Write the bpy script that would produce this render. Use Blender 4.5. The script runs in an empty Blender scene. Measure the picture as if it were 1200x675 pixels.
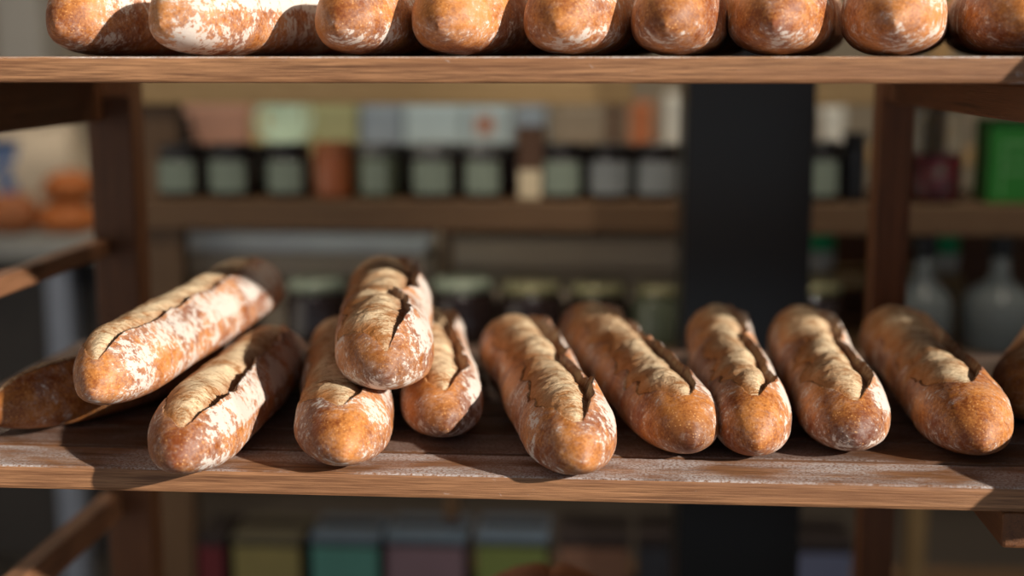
import bpy, bmesh, math, random
import numpy as np
from mathutils import Vector, Matrix, Euler

random.seed(4)
scene = bpy.context.scene
COL = scene.collection
PI = math.pi

# ------------------------------------------------------------------ camera
FPX = 1571.0
PITCH, YAW = math.radians(9.6), math.radians(4.2)
CAM = np.array([0.0, 0.0, 1.30])
_f = np.array([-math.sin(YAW)*math.cos(PITCH), math.cos(YAW)*math.cos(PITCH), -math.sin(PITCH)])
_r = np.array([math.cos(YAW), math.sin(YAW), 0.0])
_u = np.cross(_r, _f)

def at(x, y, Y):
    """world point of photo pixel (x, y) at depth Y in the room"""
    d = _f + _r*(x-600)/FPX + _u*(337.5-y)/FPX
    return CAM + d*(Y/d[1])

cam = bpy.data.cameras.new('camera')
cam.lens = FPX/1200*36.0
cam.sensor_width = 36.0
cam.dof.use_dof = True
cam.dof.focus_distance = 1.115
cam.dof.aperture_fstop = 1.75
cam.clip_start = 0.05
co = bpy.data.objects.new('camera', cam)
COL.objects.link(co)
co.location = CAM
co.rotation_euler = (PI/2-PITCH, 0, YAW)
scene.camera = co
scene.view_settings.view_transform = 'Standard'
scene.view_settings.look = 'None'
scene.view_settings.gamma = 1
scene.view_settings.use_curve_mapping = False
scene.view_settings.exposure = 0.0

# ------------------------------------------------------------------ materials
def srgb(r, g, b):
    f = lambda c: (c/255/12.92) if c/255 <= 0.04045 else ((c/255+0.055)/1.055)**2.4
    return (f(r), f(g), f(b), 1.0)

class NT:
    def __init__(s, name):
        s.m = bpy.data.materials.new(name); s.m.use_nodes = True
        s.t = s.m.node_tree; s.t.nodes.clear()
        s.out = s.n('ShaderNodeOutputMaterial')
        s.b = s.n('ShaderNodeBsdfPrincipled')
        s.l(s.b.outputs[0], s.out.inputs[0])
    def n(s, typ, **kw):
        nd = s.t.nodes.new(typ)
        for k, v in kw.items(): setattr(nd, k, v)
        return nd
    def l(s, a, b): s.t.links.new(a, b)
    def val(s, sock, v):
        if isinstance(v, bpy.types.NodeSocket): s.l(v, sock)
        else: sock.default_value = v
    def math(s, op, a, b=0.0, clamp=False):
        nd = s.n('ShaderNodeMath', operation=op, use_clamp=clamp)
        s.val(nd.inputs[0], a); s.val(nd.inputs[1], b)
        return nd.outputs[0]
    def mix(s, fac, a, b, blend='MIX'):
        nd = s.n('ShaderNodeMix', data_type='RGBA', blend_type=blend)
        s.val(nd.inputs[0], fac); s.val(nd.inputs[6], a); s.val(nd.inputs[7], b)
        return nd.outputs[2]
    def smooth(s, v, lo, hi):
        nd = s.n('ShaderNodeMapRange', interpolation_type='SMOOTHSTEP')
        s.val(nd.inputs[0], v); nd.inputs[1].default_value = lo; nd.inputs[2].default_value = hi
        return nd.outputs[0]
    def noise(s, vec, scale, detail=4, rough=0.55, dist=0.0):
        nd = s.n('ShaderNodeTexNoise')
        s.l(vec, nd.inputs['Vector']); nd.inputs['Scale'].default_value = scale
        nd.inputs['Detail'].default_value = detail; nd.inputs['Roughness'].default_value = rough
        nd.inputs['Distortion'].default_value = dist
        return nd.outputs[0]
    def coords(s, scale=(1, 1, 1), rot=(0, 0, 0), rand=True):
        tc = s.n('ShaderNodeTexCoord'); v = tc.outputs['Object']
        if rand:
            oi = s.n('ShaderNodeObjectInfo')
            add = s.n('ShaderNodeVectorMath', operation='ADD')
            mul = s.math('MULTIPLY', oi.outputs['Random'], 7.3)
            s.l(v, add.inputs[0]); s.l(mul, add.inputs[1]); v = add.outputs[0]
        mp = s.n('ShaderNodeMapping'); s.l(v, mp.inputs[0])
        mp.inputs['Scale'].default_value = scale; mp.inputs['Rotation'].default_value = rot
        return mp.outputs[0]
    def attr(s, name):
        nd = s.n('ShaderNodeAttribute'); nd.attribute_name = name
        return nd.outputs['Fac']
    def bump(s, h, strength, dist=0.002):
        nd = s.n('ShaderNodeBump'); nd.inputs['Strength'].default_value = strength
        nd.inputs['Distance'].default_value = dist
        s.l(h, nd.inputs['Height']); s.l(nd.outputs[0], s.b.inputs['Normal'])

def plain(name, col, rough=0.5, spec=0.5, metal=0.0, var=0.15, scale=25):
    t = NT(name)
    c = t.noise(t.coords(), scale, 4)
    dark = tuple(x*(1-var) for x in col[:3])+(1,)
    lite = tuple(min(1, x*(1+var)) for x in col[:3])+(1,)
    t.l(t.mix(c, dark, lite), t.b.inputs['Base Color'])
    t.b.inputs['Roughness'].default_value = rough
    t.b.inputs['Specular IOR Level'].default_value = spec
    t.b.inputs['Metallic'].default_value = metal
    return t.m

def wood(name, dark, mid, lite, flour=0.0, rough=0.5):
    """grain runs along the object's local X"""
    t = NT(name)
    v1 = t.coords((5, 190, 260)); v2 = t.coords((26, 800, 1000)); v3 = t.coords((2.0, 25, 25))
    n1 = t.noise(v1, 1.0, 5, 0.6, 0.6); n2 = t.noise(v2, 1.0, 3, 0.6); n3 = t.noise(v3, 2.0, 3)
    f = t.math('ADD', t.math('MULTIPLY', n1, 0.45), t.math('MULTIPLY', n2, 0.55))
    f = t.smooth(f, 0.28, 0.72)
    c = t.mix(f, dark, lite)
    c = t.mix(t.math('MULTIPLY', t.smooth(n3, 0.35, 0.7), 0.6), c, mid)
    crack = t.smooth(t.noise(t.coords((3, 90, 120)), 1.0, 2, 0.5), 0.66, 0.74)
    c = t.mix(t.math('MULTIPLY', crack, 0.6), c, tuple(x*0.35 for x in dark[:3])+(1,))
    if flour > 0:
        tc = t.n('ShaderNodeTexCoord'); sx = t.n('ShaderNodeSeparateXYZ'); t.l(tc.outputs['Normal'], sx.inputs[0])
        up = t.smooth(sx.outputs[2], 0.35, 0.95)
        fn = t.noise(t.coords((9, 22, 22)), 1.0, 4, 0.6)
        fs = t.noise(t.coords((420, 420, 420)), 1.0, 3, 0.7)
        ff = t.math('MULTIPLY', t.smooth(fn, 0.36, 0.60), t.smooth(fs, 0.33, 0.62))
        sc = t.smooth(t.noise(t.coords((25, 60, 60), (0, 0.5, 0.4)), 1.0, 5, 0.75, 1.5), 0.66, 0.72)
        ff = t.math('ADD', t.math('MULTIPLY', ff, up), t.math('MULTIPLY', sc, 0.35), True)
        c = t.mix(t.math('MULTIPLY', ff, flour), c, srgb(205, 200, 200))
    t.l(c, t.b.inputs['Base Color'])
    t.b.inputs['Roughness'].default_value = rough
    t.b.inputs['Specular IOR Level'].default_value = 0.35
    t.bump(f, 0.35, 0.0012)
    return t.m

def crust_mat():
    t = NT('baked_crust')
    v = t.coords()
    big = t.noise(v, 16, 3); mid = t.noise(v, 70, 4, 0.6); fine = t.noise(v, 420, 3, 0.6)
    br = t.attr('brown'); fl = t.attr('flour')
    k = t.math('ADD', t.math('MULTIPLY', big, 0.75), t.math('MULTIPLY', mid, 0.35))
    k = t.math('ADD', k, t.math('MULTIPLY', t.math('SUBTRACT', fine, 0.5), 0.45))
    k = t.math('SUBTRACT', k, 0.05)
    c = t.mix(t.smooth(k, 0.34, 0.68), srgb(128, 64, 26), srgb(206, 134, 68))
    c = t.mix(t.math('MULTIPLY', br, 0.9, True), c, srgb(70, 30, 18))
    # pale baked pimples
    sp = t.n('ShaderNodeTexVoronoi'); t.l(v, sp.inputs['Vector']); sp.inputs['Scale'].default_value = 330
    pim = t.math('MULTIPLY', t.smooth(sp.outputs['Distance'], 0.34, 0.08), t.smooth(mid, 0.40, 0.58))
    c = t.mix(t.math('MULTIPLY', pim, 0.6), c, srgb(226, 170, 110))
    # flour: brushed, broken patches
    s1 = t.noise(t.coords((110, 230, 180), (0.3, 0.5, 0.55)), 1.0, 5, 0.75, 0.4)
    s2 = t.noise(t.coords((26, 40, 34), (0.2, 0.1, -0.3)), 1.0, 4, 0.62, 0.6)
    s3 = t.noise(v, 900, 2, 0.6)
    q = t.math('ADD', t.math('MULTIPLY', t.math('SUBTRACT', s1, 0.5), 1.25), t.math('MULTIPLY', t.math('SUBTRACT', s2, 0.5), 0.95))
    q = t.math('ADD', q, t.math('MULTIPLY', t.math('SUBTRACT', s3, 0.5), 0.22))
    q = t.math('ADD', q, t.math('MULTIPLY', t.math('SUBTRACT', fl, 0.56), 0.45))
    ff = t.smooth(q, 0.06, 0.14)
    haze = t.math('MULTIPLY', t.smooth(q, -0.25, 0.16), 0.22)
    ff = t.math('MAXIMUM', t.math('MULTIPLY', ff, 0.88), haze)
    c = t.mix(ff, c, srgb(216, 206, 196))
    t.l(c, t.b.inputs['Base Color'])
    t.l(t.math('ADD', t.math('MULTIPLY', ff, 0.35), 0.50), t.b.inputs['Roughness'])
    t.b.inputs['Specular IOR Level'].default_value = 0.32
    h = t.math('ADD', t.math('MULTIPLY', fine, 0.5), t.math('MULTIPLY', s1, 0.7))
    t.bump(h, 0.30, 0.0012)
    return t.m

def slash_mat():
    t = NT('open_slash_crumb')
    q = t.attr('q')              # 0 at the ear, 1 at the fused edge
    v = t.coords()
    str_ = t.noise(t.coords((60, 210, 90), (0, 0, 0.45)), 1.0, 5, 0.65, 1.2)
    mid = t.noise(v, 38, 4, 0.6); fine = t.noise(v, 500, 3, 0.65)
    k = t.math('ADD', t.math('MULTIPLY', str_, 0.55), t.math('MULTIPLY', mid, 0.45))
    k = t.math('ADD', k, t.math('MULTIPLY', t.math('SUBTRACT', fine, 0.5), 0.22))
    c = t.mix(t.smooth(k, 0.38, 0.58), srgb(164, 110, 62), srgb(236, 212, 174))
    br = t.math('MULTIPLY', t.smooth(t.math('ADD', q, t.math('MULTIPLY', t.math('SUBTRACT', str_, 0.5), 1.1)), 0.45, 0.95), 1.0)
    c = t.mix(t.math('MULTIPLY', br, 0.85), c, srgb(182, 112, 50))
    groove_shade = t.math('MULTIPLY', t.smooth(q, 0.30, 0.02), 0.6)  # darker groove crumb, mostly the ear's shade put into the colour
    c = t.mix(groove_shade, c, srgb(150, 84, 46))
    dk = t.attr('brown')
    c = t.mix(t.math('MULTIPLY', dk, 0.8, True), c, srgb(120, 60, 24))
    t.l(c, t.b.inputs['Base Color'])
    t.b.inputs['Roughness'].default_value = 0.7
    t.b.inputs['Specular IOR Level'].default_value = 0.25
    t.bump(t.math('ADD', str_, t.math('MULTIPLY', fine, 0.6)), 0.8, 0.0022)
    return t.m

M = {}
M['crust'] = crust_mat(); M['slash'] = slash_mat()
M['shelf'] = wood('oiled_slat_wood', srgb(82, 52, 34), srgb(126, 84, 56), srgb(184, 134, 94), flour=0.9)
M['shelf_back'] = wood('dark_slat_wood', srgb(66, 40, 24), srgb(96, 62, 38), srgb(122, 82, 52), flour=0.3)
M['post'] = wood('dark_post_wood', srgb(70, 40, 22), srgb(98, 60, 34), srgb(122, 78, 46))
M['rail'] = wood('rail_wood', srgb(84, 54, 36), srgb(124, 84, 58), srgb(146, 104, 74))
M['tan'] = wood('tan_shelf_wood', srgb(124, 96, 62), srgb(168, 138, 94), srgb(190, 160, 114))
M['brownshelf'] = wood('brown_shelf_wood', srgb(76, 54, 36), srgb(100, 74, 50), srgb(118, 90, 62))
M['crate'] = wood('weathered_crate_wood', srgb(150, 134, 114), srgb(190, 172, 150), srgb(212, 196, 174))
M['steel'] = plain('dark_painted_steel', srgb(7, 8, 10), 0.35, 0.5, 0.0, 0.2)
M['black'] = plain('black_lid_plastic', srgb(22, 22, 24), 0.3, 0.6)
M['grey_lid'] = plain('grey_metal_lid', srgb(120, 122, 120), 0.3, 0.6, 0.5)
M['gold_lid'] = plain('golden_metal_lid', srgb(150, 146, 110), 0.3, 0.6, 0.4)
M['green_lid2'] = plain('pale_green_metal_lid', srgb(170, 182, 160), 0.3, 0.6, 0.3)
M['jam_dark'] = plain('dark_jam', srgb(38, 26, 24), 0.12, 0.6)
M['jam_red'] = plain('dark_red_jam', srgb(88, 22, 30), 0.12, 0.6)
M['pickle'] = plain('greenish_preserve', srgb(86, 92, 74), 0.15, 0.6)
M['label_green'] = plain('pale_green_paper_label', srgb(126, 137, 124), 0.7, 0.2)
M['label_grey'] = plain('pale_grey_paper_label', srgb(138, 143, 144), 0.7, 0.2)
M['label_cream'] = plain('cream_paper_label', srgb(206, 190, 160), 0.7, 0.2)
M['orange_jar'] = plain('orange_brown_preserve', srgb(150, 84, 48), 0.2, 0.5)
M['white_enamel'] = plain('white_enamel', srgb(232, 238, 242), 0.3, 0.5)
M['green_card'] = plain('bright_green_card', srgb(44, 122, 46), 0.6, 0.3)
M['pale_print'] = plain('pale_green_print', srgb(130, 180, 124), 0.6, 0.2)
M['green_cap'] = plain('emerald_plastic', srgb(36, 176, 112), 0.4, 0.5)
M['white_plastic'] = plain('white_plastic', srgb(205, 205, 198), 0.5, 0.4)
M['wall'] = plain('beige_plaster', srgb(162, 150, 132), 0.85, 0.2, 0, 0.05, 3)
M['wall_grey'] = plain('grey_plaster', srgb(190, 188, 184), 0.85, 0.2, 0, 0.05, 3)
M['floor'] = plain('dark_floor_tile', srgb(64, 58, 54), 0.5, 0.4, 0, 0.2, 3)
M['ceiling'] = plain('white_ceiling', srgb(190, 186, 180), 0.9, 0.1, 0, 0.03, 3)
M['counter'] = plain('dark_grey_counter_front', srgb(60, 56, 54), 0.6, 0.3)
M['counter_top'] = plain('grey_stone_top', srgb(150, 150, 146), 0.4, 0.4)
M['leg_blue'] = plain('grey_blue_painted_metal', srgb(132, 140, 156), 0.4, 0.5)
M['sack'] = plain('cream_paper_sack', srgb(206, 192, 172), 0.85, 0.1)
M['blue_box'] = plain('blue_card', srgb(96, 122, 168), 0.6, 0.3)
M['navy'] = plain('navy_plastic', srgb(38, 44, 66), 0.5, 0.4)
M['pink_card'] = plain('dusty_pink_card', srgb(184, 142, 124), 0.7, 0.2)
M['yellow_card'] = plain('pale_yellow_card', srgb(200, 180, 126), 0.7, 0.2)
M['mint'] = plain('pale_mint_ceramic', srgb(190, 216, 192), 0.3, 0.5)
M['khaki_bag'] = plain('khaki_green_paper', srgb(164, 166, 126), 0.8, 0.2)
M['bluegrey'] = plain('blue_grey_card', srgb(142, 156, 170), 0.7, 0.2)
M['ice'] = plain('ice_blue_card', srgb(176, 196, 204), 0.6, 0.3)
M['terracotta'] = plain('terracotta', srgb(168, 104, 70), 0.7, 0.2)
M['brown_card'] = plain('brown_card', srgb(92, 68, 54), 0.7, 0.2)
M['greige'] = plain('greige_card', srgb(146, 134, 118), 0.7, 0.2)
for nm, c in dict(c_yellow=(126, 116, 72), c_teal=(74, 124, 116), c_mauve=(112, 92, 102), c_green=(104, 116, 64),
                  c_salmon=(120, 88, 72), c_slate=(54, 56, 64), c_lav=(106, 112, 140), c_red=(96, 34, 40)).items():
    M[nm] = plain('card_'+nm[2:], srgb(*c), 0.6, 0.3)
M['lid_blue'] = plain('blue_grey_tin_lid', srgb(84, 100, 116), 0.35, 0.5)
M['lid_olive'] = plain('olive_tin_lid', srgb(84, 78, 60), 0.35, 0.5)
M['dark_card'] = plain('dark_card', srgb(46, 38, 38), 0.6, 0.3)
M['boule'] = plain('golden_bread_crust', srgb(168, 96, 46), 0.6, 0.3, 0, 0.35, 30)
M['boule_dark'] = plain('brown_bread_crust', srgb(150, 92, 56), 0.6, 0.3, 0, 0.35, 30)
M['lamp_metal'] = plain('white_lamp_metal', srgb(220, 220, 220), 0.4, 0.5)

def glass(name, col, rough=0.05):
    t = NT(name)
    t.b.inputs['Base Color'].default_value = col
    t.b.inputs['Transmission Weight'].default_value = 1.0
    t.b.inputs['Roughness'].default_value = rough
    t.b.inputs['IOR'].default_value = 1.3
    return t.m
M['glass'] = glass('clear_glass', (0.92, 0.95, 0.95, 1))
M['bottle_glass'] = glass('blue_grey_glass', (0.22, 0.245, 0.245, 1), 0.15)
M['bottle_glass'].node_tree.nodes['Principled BSDF'].inputs['Transmission Weight'].default_value = 0.45

# ------------------------------------------------------------------ object helpers
def link(name, me, mat=None, parent=None, smooth=False):
    o = bpy.data.objects.new(name, me); COL.objects.link(o)
    if mat is not None: me.materials.append(mat)
    if parent is not None: o.parent = parent
    if smooth:
        me.polygons.foreach_set('use_smooth', [True]*len(me.polygons))
    return o

def tag(o, label, cat, group=None, kind=None):
    if label: o['label'] = label
    if cat: o['category'] = cat
    if group: o['group'] = group
    if kind: o['kind'] = kind
    return o

def empty(name, loc, label, cat, group=None, rz=0.0):
    o = bpy.data.objects.new(name, None); COL.objects.link(o)
    o.location = Vector(loc); o.rotation_euler = (0, 0, rz); o.empty_display_size = 0.05
    return tag(o, label, cat, group)

def bm_box(bm, x0, x1, y0, y1, z0, z1):
    vs = [bm.verts.new(p) for p in ((x0,y0,z0),(x1,y0,z0),(x1,y1,z0),(x0,y1,z0),(x0,y0,z1),(x1,y0,z1),(x1,y1,z1),(x0,y1,z1))]
    for f in ((0,3,2,1),(4,5,6,7),(0,1,5,4),(1,2,6,5),(2,3,7,6),(3,0,4,7)):
        bm.faces.new([vs[i] for i in f])

def box(name, x0, x1, y0, y1, z0, z1, mat, parent=None, bevel=0.0, seg=2, center=True):
    """a bevelled board; its origin is its own centre so the grain follows it"""
    cx, cy, cz = ((x0+x1)/2, (y0+y1)/2, (z0+z1)/2) if center else (0, 0, 0)
    bm = bmesh.new(); bm_box(bm, x0-cx, x1-cx, y0-cy, y1-cy, z0-cz, z1-cz)
    if bevel > 0:
        bmesh.ops.bevel(bm, geom=bm.edges[:], offset=bevel, segments=seg, affect='EDGES', profile=0.5)
    me = bpy.data.meshes.new(name); bm.to_mesh(me); bm.free()
    o = link(name, me, mat, parent, smooth=False)
    o.location = (cx, cy, cz)
    return o

def beam(name, p0, p1, w, h, mat, parent=None, bevel=0.003):
    """a beam from p0 to p1 (centre line), local X along it"""
    p0, p1 = Vector(p0), Vector(p1); d = p1-p0; L = d.length
    o = box(name, -L/2, L/2, -w/2, w/2, -h/2, h/2, mat, parent, bevel)
    x = d.normalized(); up = Vector((0, 0, 1))
    if abs(x.z) > 0.9: up = Vector((0, 1, 0))
    y = up.cross(x).normalized(); z = x.cross(y)
    o.matrix_local = Matrix.Translation((p0+p1)/2) @ Matrix((x, y, z)).transposed().to_4x4()
    return o

def lathe(name, prof, mat, parent=None, n=40, loc=(0, 0, 0), arc=None, smooth=True):
    """profile of (radius, z); closed solid of revolution"""
    bm = bmesh.new(); rings = []
    for r, z in prof:
        if r < 1e-6: rings.append([bm.verts.new((0, 0, z))])
        else: rings.append([bm.verts.new((r*math.cos(2*PI*i/n), r*math.sin(2*PI*i/n), z)) for i in range(n)])
    for a, b in zip(rings, rings[1:]):
        for i in range(n):
            j = (i+1) % n
            if len(a) == 1 and len(b) == 1: continue
            if len(a) == 1: bm.faces.new((a[0], b[j], b[i]))
            elif len(b) == 1: bm.faces.new((a[i], a[j], b[0]))
            else: bm.faces.new((a[i], a[j], b[j], b[i]))
    bmesh.ops.recalc_face_normals(bm, faces=bm.faces[:])
    me = bpy.data.meshes.new(name); bm.to_mesh(me); bm.free()
    o = link(name, me, mat, parent, smooth)
    o.location = loc
    return o

def wrap(name, r, z0, z1, a0, a1, mat, parent, n=20, th=0.0006):
    """a paper label wrapped round a jar between two angles"""
    bm = bmesh.new(); g = []
    for i in range(n+1):
        a = a0+(a1-a0)*i/n
        g.append([bm.verts.new((R*math.cos(a), R*math.sin(a), z)) for R, z in ((r, z0), (r+th, z0), (r+th, z1), (r, z1))])
    for a, b in zip(g, g[1:]):
        for k in range(4): bm.faces.new((a[k], a[(k+1) % 4], b[(k+1) % 4], b[k]))
    bm.faces.new(g[0]); bm.faces.new(g[-1])
    bmesh.ops.recalc_face_normals(bm, faces=bm.faces[:])
    me = bpy.data.meshes.new(name); bm.to_mesh(me); bm.free()
    return link(name, me, mat, parent, smooth=False)

# ------------------------------------------------------------------ numpy noise
def vnoise(x, y, z, seed=0):
    xi, yi, zi = np.floor(x).astype(np.int64), np.floor(y).astype(np.int64), np.floor(z).astype(np.int64)
    fx, fy, fz = x-xi, y-yi, z-zi
    sx, sy, sz = fx*fx*(3-2*fx), fy*fy*(3-2*fy), fz*fz*(3-2*fz)
    def h(a, b, c):
        v = (a*374761393+b*668265263+c*1274126177+seed*974634777) & 0xffffffff
        v = ((v ^ (v >> 13))*1274126177) & 0xffffffff
        v = ((v ^ (v >> 16))*2246822519) & 0xffffffff
        return ((v ^ (v >> 15)) & 0xffff)/65535.0
    r = 0
    for dx in (0, 1):
        for dy in (0, 1):
            for dz in (0, 1):
                w = (sx if dx else 1-sx)*(sy if dy else 1-sy)*(sz if dz else 1-sz)
                r = r+w*h(xi+dx, yi+dy, zi+dz)
    return r*2-1

def fbm(x, y, z, seed=0, oct_=3, rough=0.5):
    r, a, f = 0, 1.0, 1.0
    for i in range(oct_):
        r = r+a*vnoise(x*f, y*f, z*f, seed+i*17); a *= rough; f *= 2.03
    return r

def sstep(x, a, b):
    t = np.clip((x-a)/(b-a), 0, 1)
    return t*t*(3-2*t)

# ------------------------------------------------------------------ loaves
def make_loaf(name, label, near, far, W=0.078, H=0.063, slashes=(), seed=1, zn=0.0, zf=None, bend=0.0, roll=0.0,
              flour=0.5, rflour=0.4, lflour=0.1, tipdark=0.6, tone=0.0, group=None, hi=True, na=0.085, fa=0.075,
              nub=0.0022, npow=2.1):
    """a baguette whose two ends lie at near and far (x, y); zn/zf: height of its underside at both ends"""
    if zf is None: zf = zn
    n3 = Vector((near[0], near[1], zn)); f3 = Vector((far[0], far[1], zf))
    L = (f3-n3).length
    NS, NTOP, NBOT = (250, 150, 46) if hi else (120, 76, 34)
    u = np.linspace(0, 1, NS)
    s = 0.55*(0.5-0.5*np.cos(PI*u))+0.45*u
    s[0], s[-1] = 0.0, 1.0
    a, b = math.radians(12), math.radians(168)
    th = np.concatenate([np.linspace(a, b, NTOP, endpoint=False), np.linspace(b, a+2*PI, NBOT, endpoint=False)])
    S, T = np.meshgrid(s, th, indexing='ij')
    Y = (S-0.5)*L
    dn, df = S*L, (1-S)*L
    x1 = np.clip(dn/na, 0, 1); x2 = np.clip(df/fa, 0, 1)
    e = (1-(1-x1)**npow)**0.52*(1-(1-x2)**2.2)**0.52
    ez = (1-(1-x1)**(npow+0.4))**0.52*(1-(1-x2)**2.5)**0.52
    lump = fbm(S*L*9, np.cos(T)*0.8, np.sin(T)*0.8, seed, 2)
    e = e*(1+0.05*fbm(S*L*11, S*0+seed*3.1, S*0, seed+5, 2))
    hb, ht = 0.42*H, 0.58*H
    c, sn = np.cos(T), np.sin(T)
    # slash field
    depth = np.zeros_like(S); mask = np.zeros_like(S, bool); Q = np.zeros_like(S)+0.5
    lift = np.zeros_like(S); tang = np.zeros_like(S); ear = np.zeros_like(S, bool)
    brown = np.zeros_like(S); R0 = 0.5*(W/2+ht)
    under = np.zeros_like(S)
    for k, sl in enumerate(slashes):
        s0, s1, a0, a1, wd = sl[:5]
        dep = sl[5] if len(sl) > 5 else 0.010
        lip = sl[6] if len(sl) > 6 else 0.0055
        t = (S-s0)/(s1-s0)
        inside = (t > 0) & (t < 1)
        tc = np.clip(t, 0, 1)
        env = np.clip(np.minimum(tc, 1-tc)*(s1-s0)*L/0.050, 0, 1)**0.60
        thR = np.radians(a0+(a1-a0)*tc)+0.045*fbm(S*L*40, S*0, S*0+k*7, seed+31+k, 3)+0.08*fbm(S*L*12, S*0, S*0+k*5, seed+77+k, 2)
        wj = 1+0.16*fbm(S*L*45, S*0+3, S*0, seed+51+k, 3)
        wid = np.radians(wd)*(0.10+0.90*env)*wj
        thR = thR+(1-env)*np.radians(wd)*0.32
        q = (T-thR)/wid
        m = inside & (q >= 0) & (q <= 1)
        prof = -0.62*dep*np.exp(-(np.clip(q, 0, 9)/0.30)**2)*env+0.0035*np.sin(PI*np.clip(q, 0, 1))*env-0.0012*env
        rough = fbm(S*L*130, T*3.4, S*0+k, seed+91, 4, 0.6)*0.0006+fbm(S*L*26+T*2.0, T*1.1, S*0+k, seed+93, 3)*0.0010
        depth = np.where(m, prof+rough*env, depth)
        Q = np.where(m, q, Q)
        mask = mask | m
        dl = np.clip(-(q*wid)*R0, 0, 1)               # distance below the ear edge
        right = inside & (q < 0)
        lp = 1.15*lip*(0.75+0.5*fbm(S*L*30, S*0, S*0, seed+61+k, 3))
        lift = np.where(right, np.maximum(lift, lp*env*np.exp(-dl/0.009)), lift)
        tang = np.where(right, np.maximum(tang, 0.40*lp*env*np.exp(-dl/0.0045)), tang)
        brown = np.where(right, np.maximum(brown, env*np.exp(-dl/0.0016)*0.9), brown)
        under = np.where(right, np.maximum(under, env*np.exp(-((dl-0.012)/0.016)**2)), under)
        ear = ear | (right & (dl < 0.0032) & (env > 0.55))
        dL = np.clip((q-1)*wid*R0, 0, 1)
        left = inside & (q > 1)
        lift = np.where(left, lift+0.0005*env*np.exp(-dL/0.005)*(1+fbm(S*L*80, T*2, S*0, seed+41, 2)), lift)
        brown = np.where(left, np.maximum(brown, 0.12*env*np.exp(-dL/0.006)), brown)
    ear = ear & ~mask
    rad = depth+np.where(mask, 0, lift)+lump*0.0016+fbm(S*L*60, c*2.2, sn*2.2, seed+3, 3)*0.0005
    px = W/2*e*np.sign(c)*np.abs(c)**0.96
    up = sn >= 0
    pz = np.where(up, ht*ez*np.abs(sn)**0.95, -hb*ez*np.abs(sn)**(0.72+0.28*np.exp(-dn/0.02)))
    damp = np.clip(e*1.4, 0, 1)
    nx, nz = c, sn
    px = px+nx*rad*damp-np.where(mask, 0, tang)*damp*np.sin(np.clip(T, 0.3, PI))
    pz = pz+nz*np.where(up, rad, rad*0.3)*damp+np.where(mask, 0, tang)*damp*0.25
    zc = hb*ez+hb*0.80*(1-ez)
    pz = np.maximum(pz+zc, 0.0004*(1+lump))
    # nub at the tip, plus a slight overall curve
    rr = np.sqrt((px/(W*0.5))**2+((pz-zc)/H)**2)
    Yn = Y-nub*np.exp(-(rr/0.26)**2)*np.exp(-dn/0.014)
    px = px+bend*(np.sin(PI*S)-0.0)+0.003*fbm(S*L*7, S*0+9, S*0, seed+8, 2)*np.sin(PI*S)
    tipf = np.clip(dn/0.045, 0, 1)
    tt = np.where(T > PI*1.5, T-2*PI, T)
    fld = rflour*np.exp(-((T-np.radians(25))/np.radians(32))**2)+0.45*rflour*under
    fld = fld+0.22*np.exp(-((tt+0.35)/0.35)**2)+0.22*np.exp(-((T-PI-0.35)/0.35)**2)
    fld = fld+lflour*np.exp(-((T-np.radians(158))/np.radians(32))**2)
    fld = fld-0.15*np.exp(-((T-PI/2)/np.radians(30))**2)
    flw = flour-0.05+fld*tipf+(1-tipf)*(0.25*sstep(-(pz-zc), -0.002, hb*0.6)+0.5*rflour*sstep(px, 0.0, W*0.4))
    flw = flw-0.22*np.exp(-(dn/0.030)**2)*sstep(pz-zc, -0.012, 0.008)
    flw = flw+0.10*np.exp(-((dn-0.045)/0.012)**2)*sstep(pz-zc, 0.0, 0.02)
    ang = np.sqrt((px/(W*0.35))**2+((pz-zc*0.9)/(H*0.30))**2)
    brown = np.maximum(brown, tipdark*np.exp(-ang**2*0.6)*np.exp(-(dn/0.042)**2))
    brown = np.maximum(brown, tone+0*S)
    Nn = len(th)
    co3 = np.stack([px, Yn, pz], -1).reshape(-1, 3)
    # faces
    ii, jj = np.meshgrid(np.arange(NS-1), np.arange(Nn), indexing='ij')
    j2 = (jj+1) % Nn
    quads = np.stack([ii*Nn+jj, ii*Nn+j2, (ii+1)*Nn+j2, (ii+1)*Nn+jj], -1).reshape(-1, 4)[:, ::-1]
    P = co3[quads]
    fn = np.cross(P[:, 2]-P[:, 0], P[:, 3]-P[:, 1])
    vn = np.zeros_like(co3)
    for k in range(4): np.add.at(vn, quads[:, k], fn)
    # the pole rings collapse to points: use the axis there
    vn[:Nn] = (0, -1, 0); vn[-Nn:] = (0, 1, 0)
    vn /= np.maximum(np.linalg.norm(vn, axis=1, keepdims=True), 1e-12)
    fm = mask.reshape(-1)[quads].sum(1) >= 2
    fe = (ear.reshape(-1)[quads].sum(1) >= 2) & ~fm
    root = bpy.data.objects.new(name, None); COL.objects.link(root); root.empty_display_size = 0.05
    d = (f3-n3).normalized(); xa = d.cross(Vector((0, 0, 1))).normalized(); za = xa.cross(d)
    root.matrix_world = Matrix.Translation((n3+f3)/2) @ Matrix((xa, d, za)).transposed().to_4x4() @ Matrix.Rotation(roll, 4, 'Y')
    tag(root, label, 'baguette', group)
    def part(nm, sel, mat, lab=None):
        qd = quads[sel]
        if len(qd) == 0: return
        used, inv = np.unique(qd, return_inverse=True)
        inv = inv.reshape(-1, 4)
        me = bpy.data.meshes.new(nm)
        me.vertices.add(len(used)); me.vertices.foreach_set('co', co3[used].astype(np.float32).ravel())
        me.loops.add(inv.size); me.loops.foreach_set('vertex_index', inv.astype(np.int32).ravel())
        me.polygons.add(len(inv)); me.polygons.foreach_set('loop_start', np.arange(0, inv.size, 4, dtype=np.int32))
        me.polygons.foreach_set('use_smooth', np.ones(len(inv), bool))
        me.update(calc_edges=True)
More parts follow.
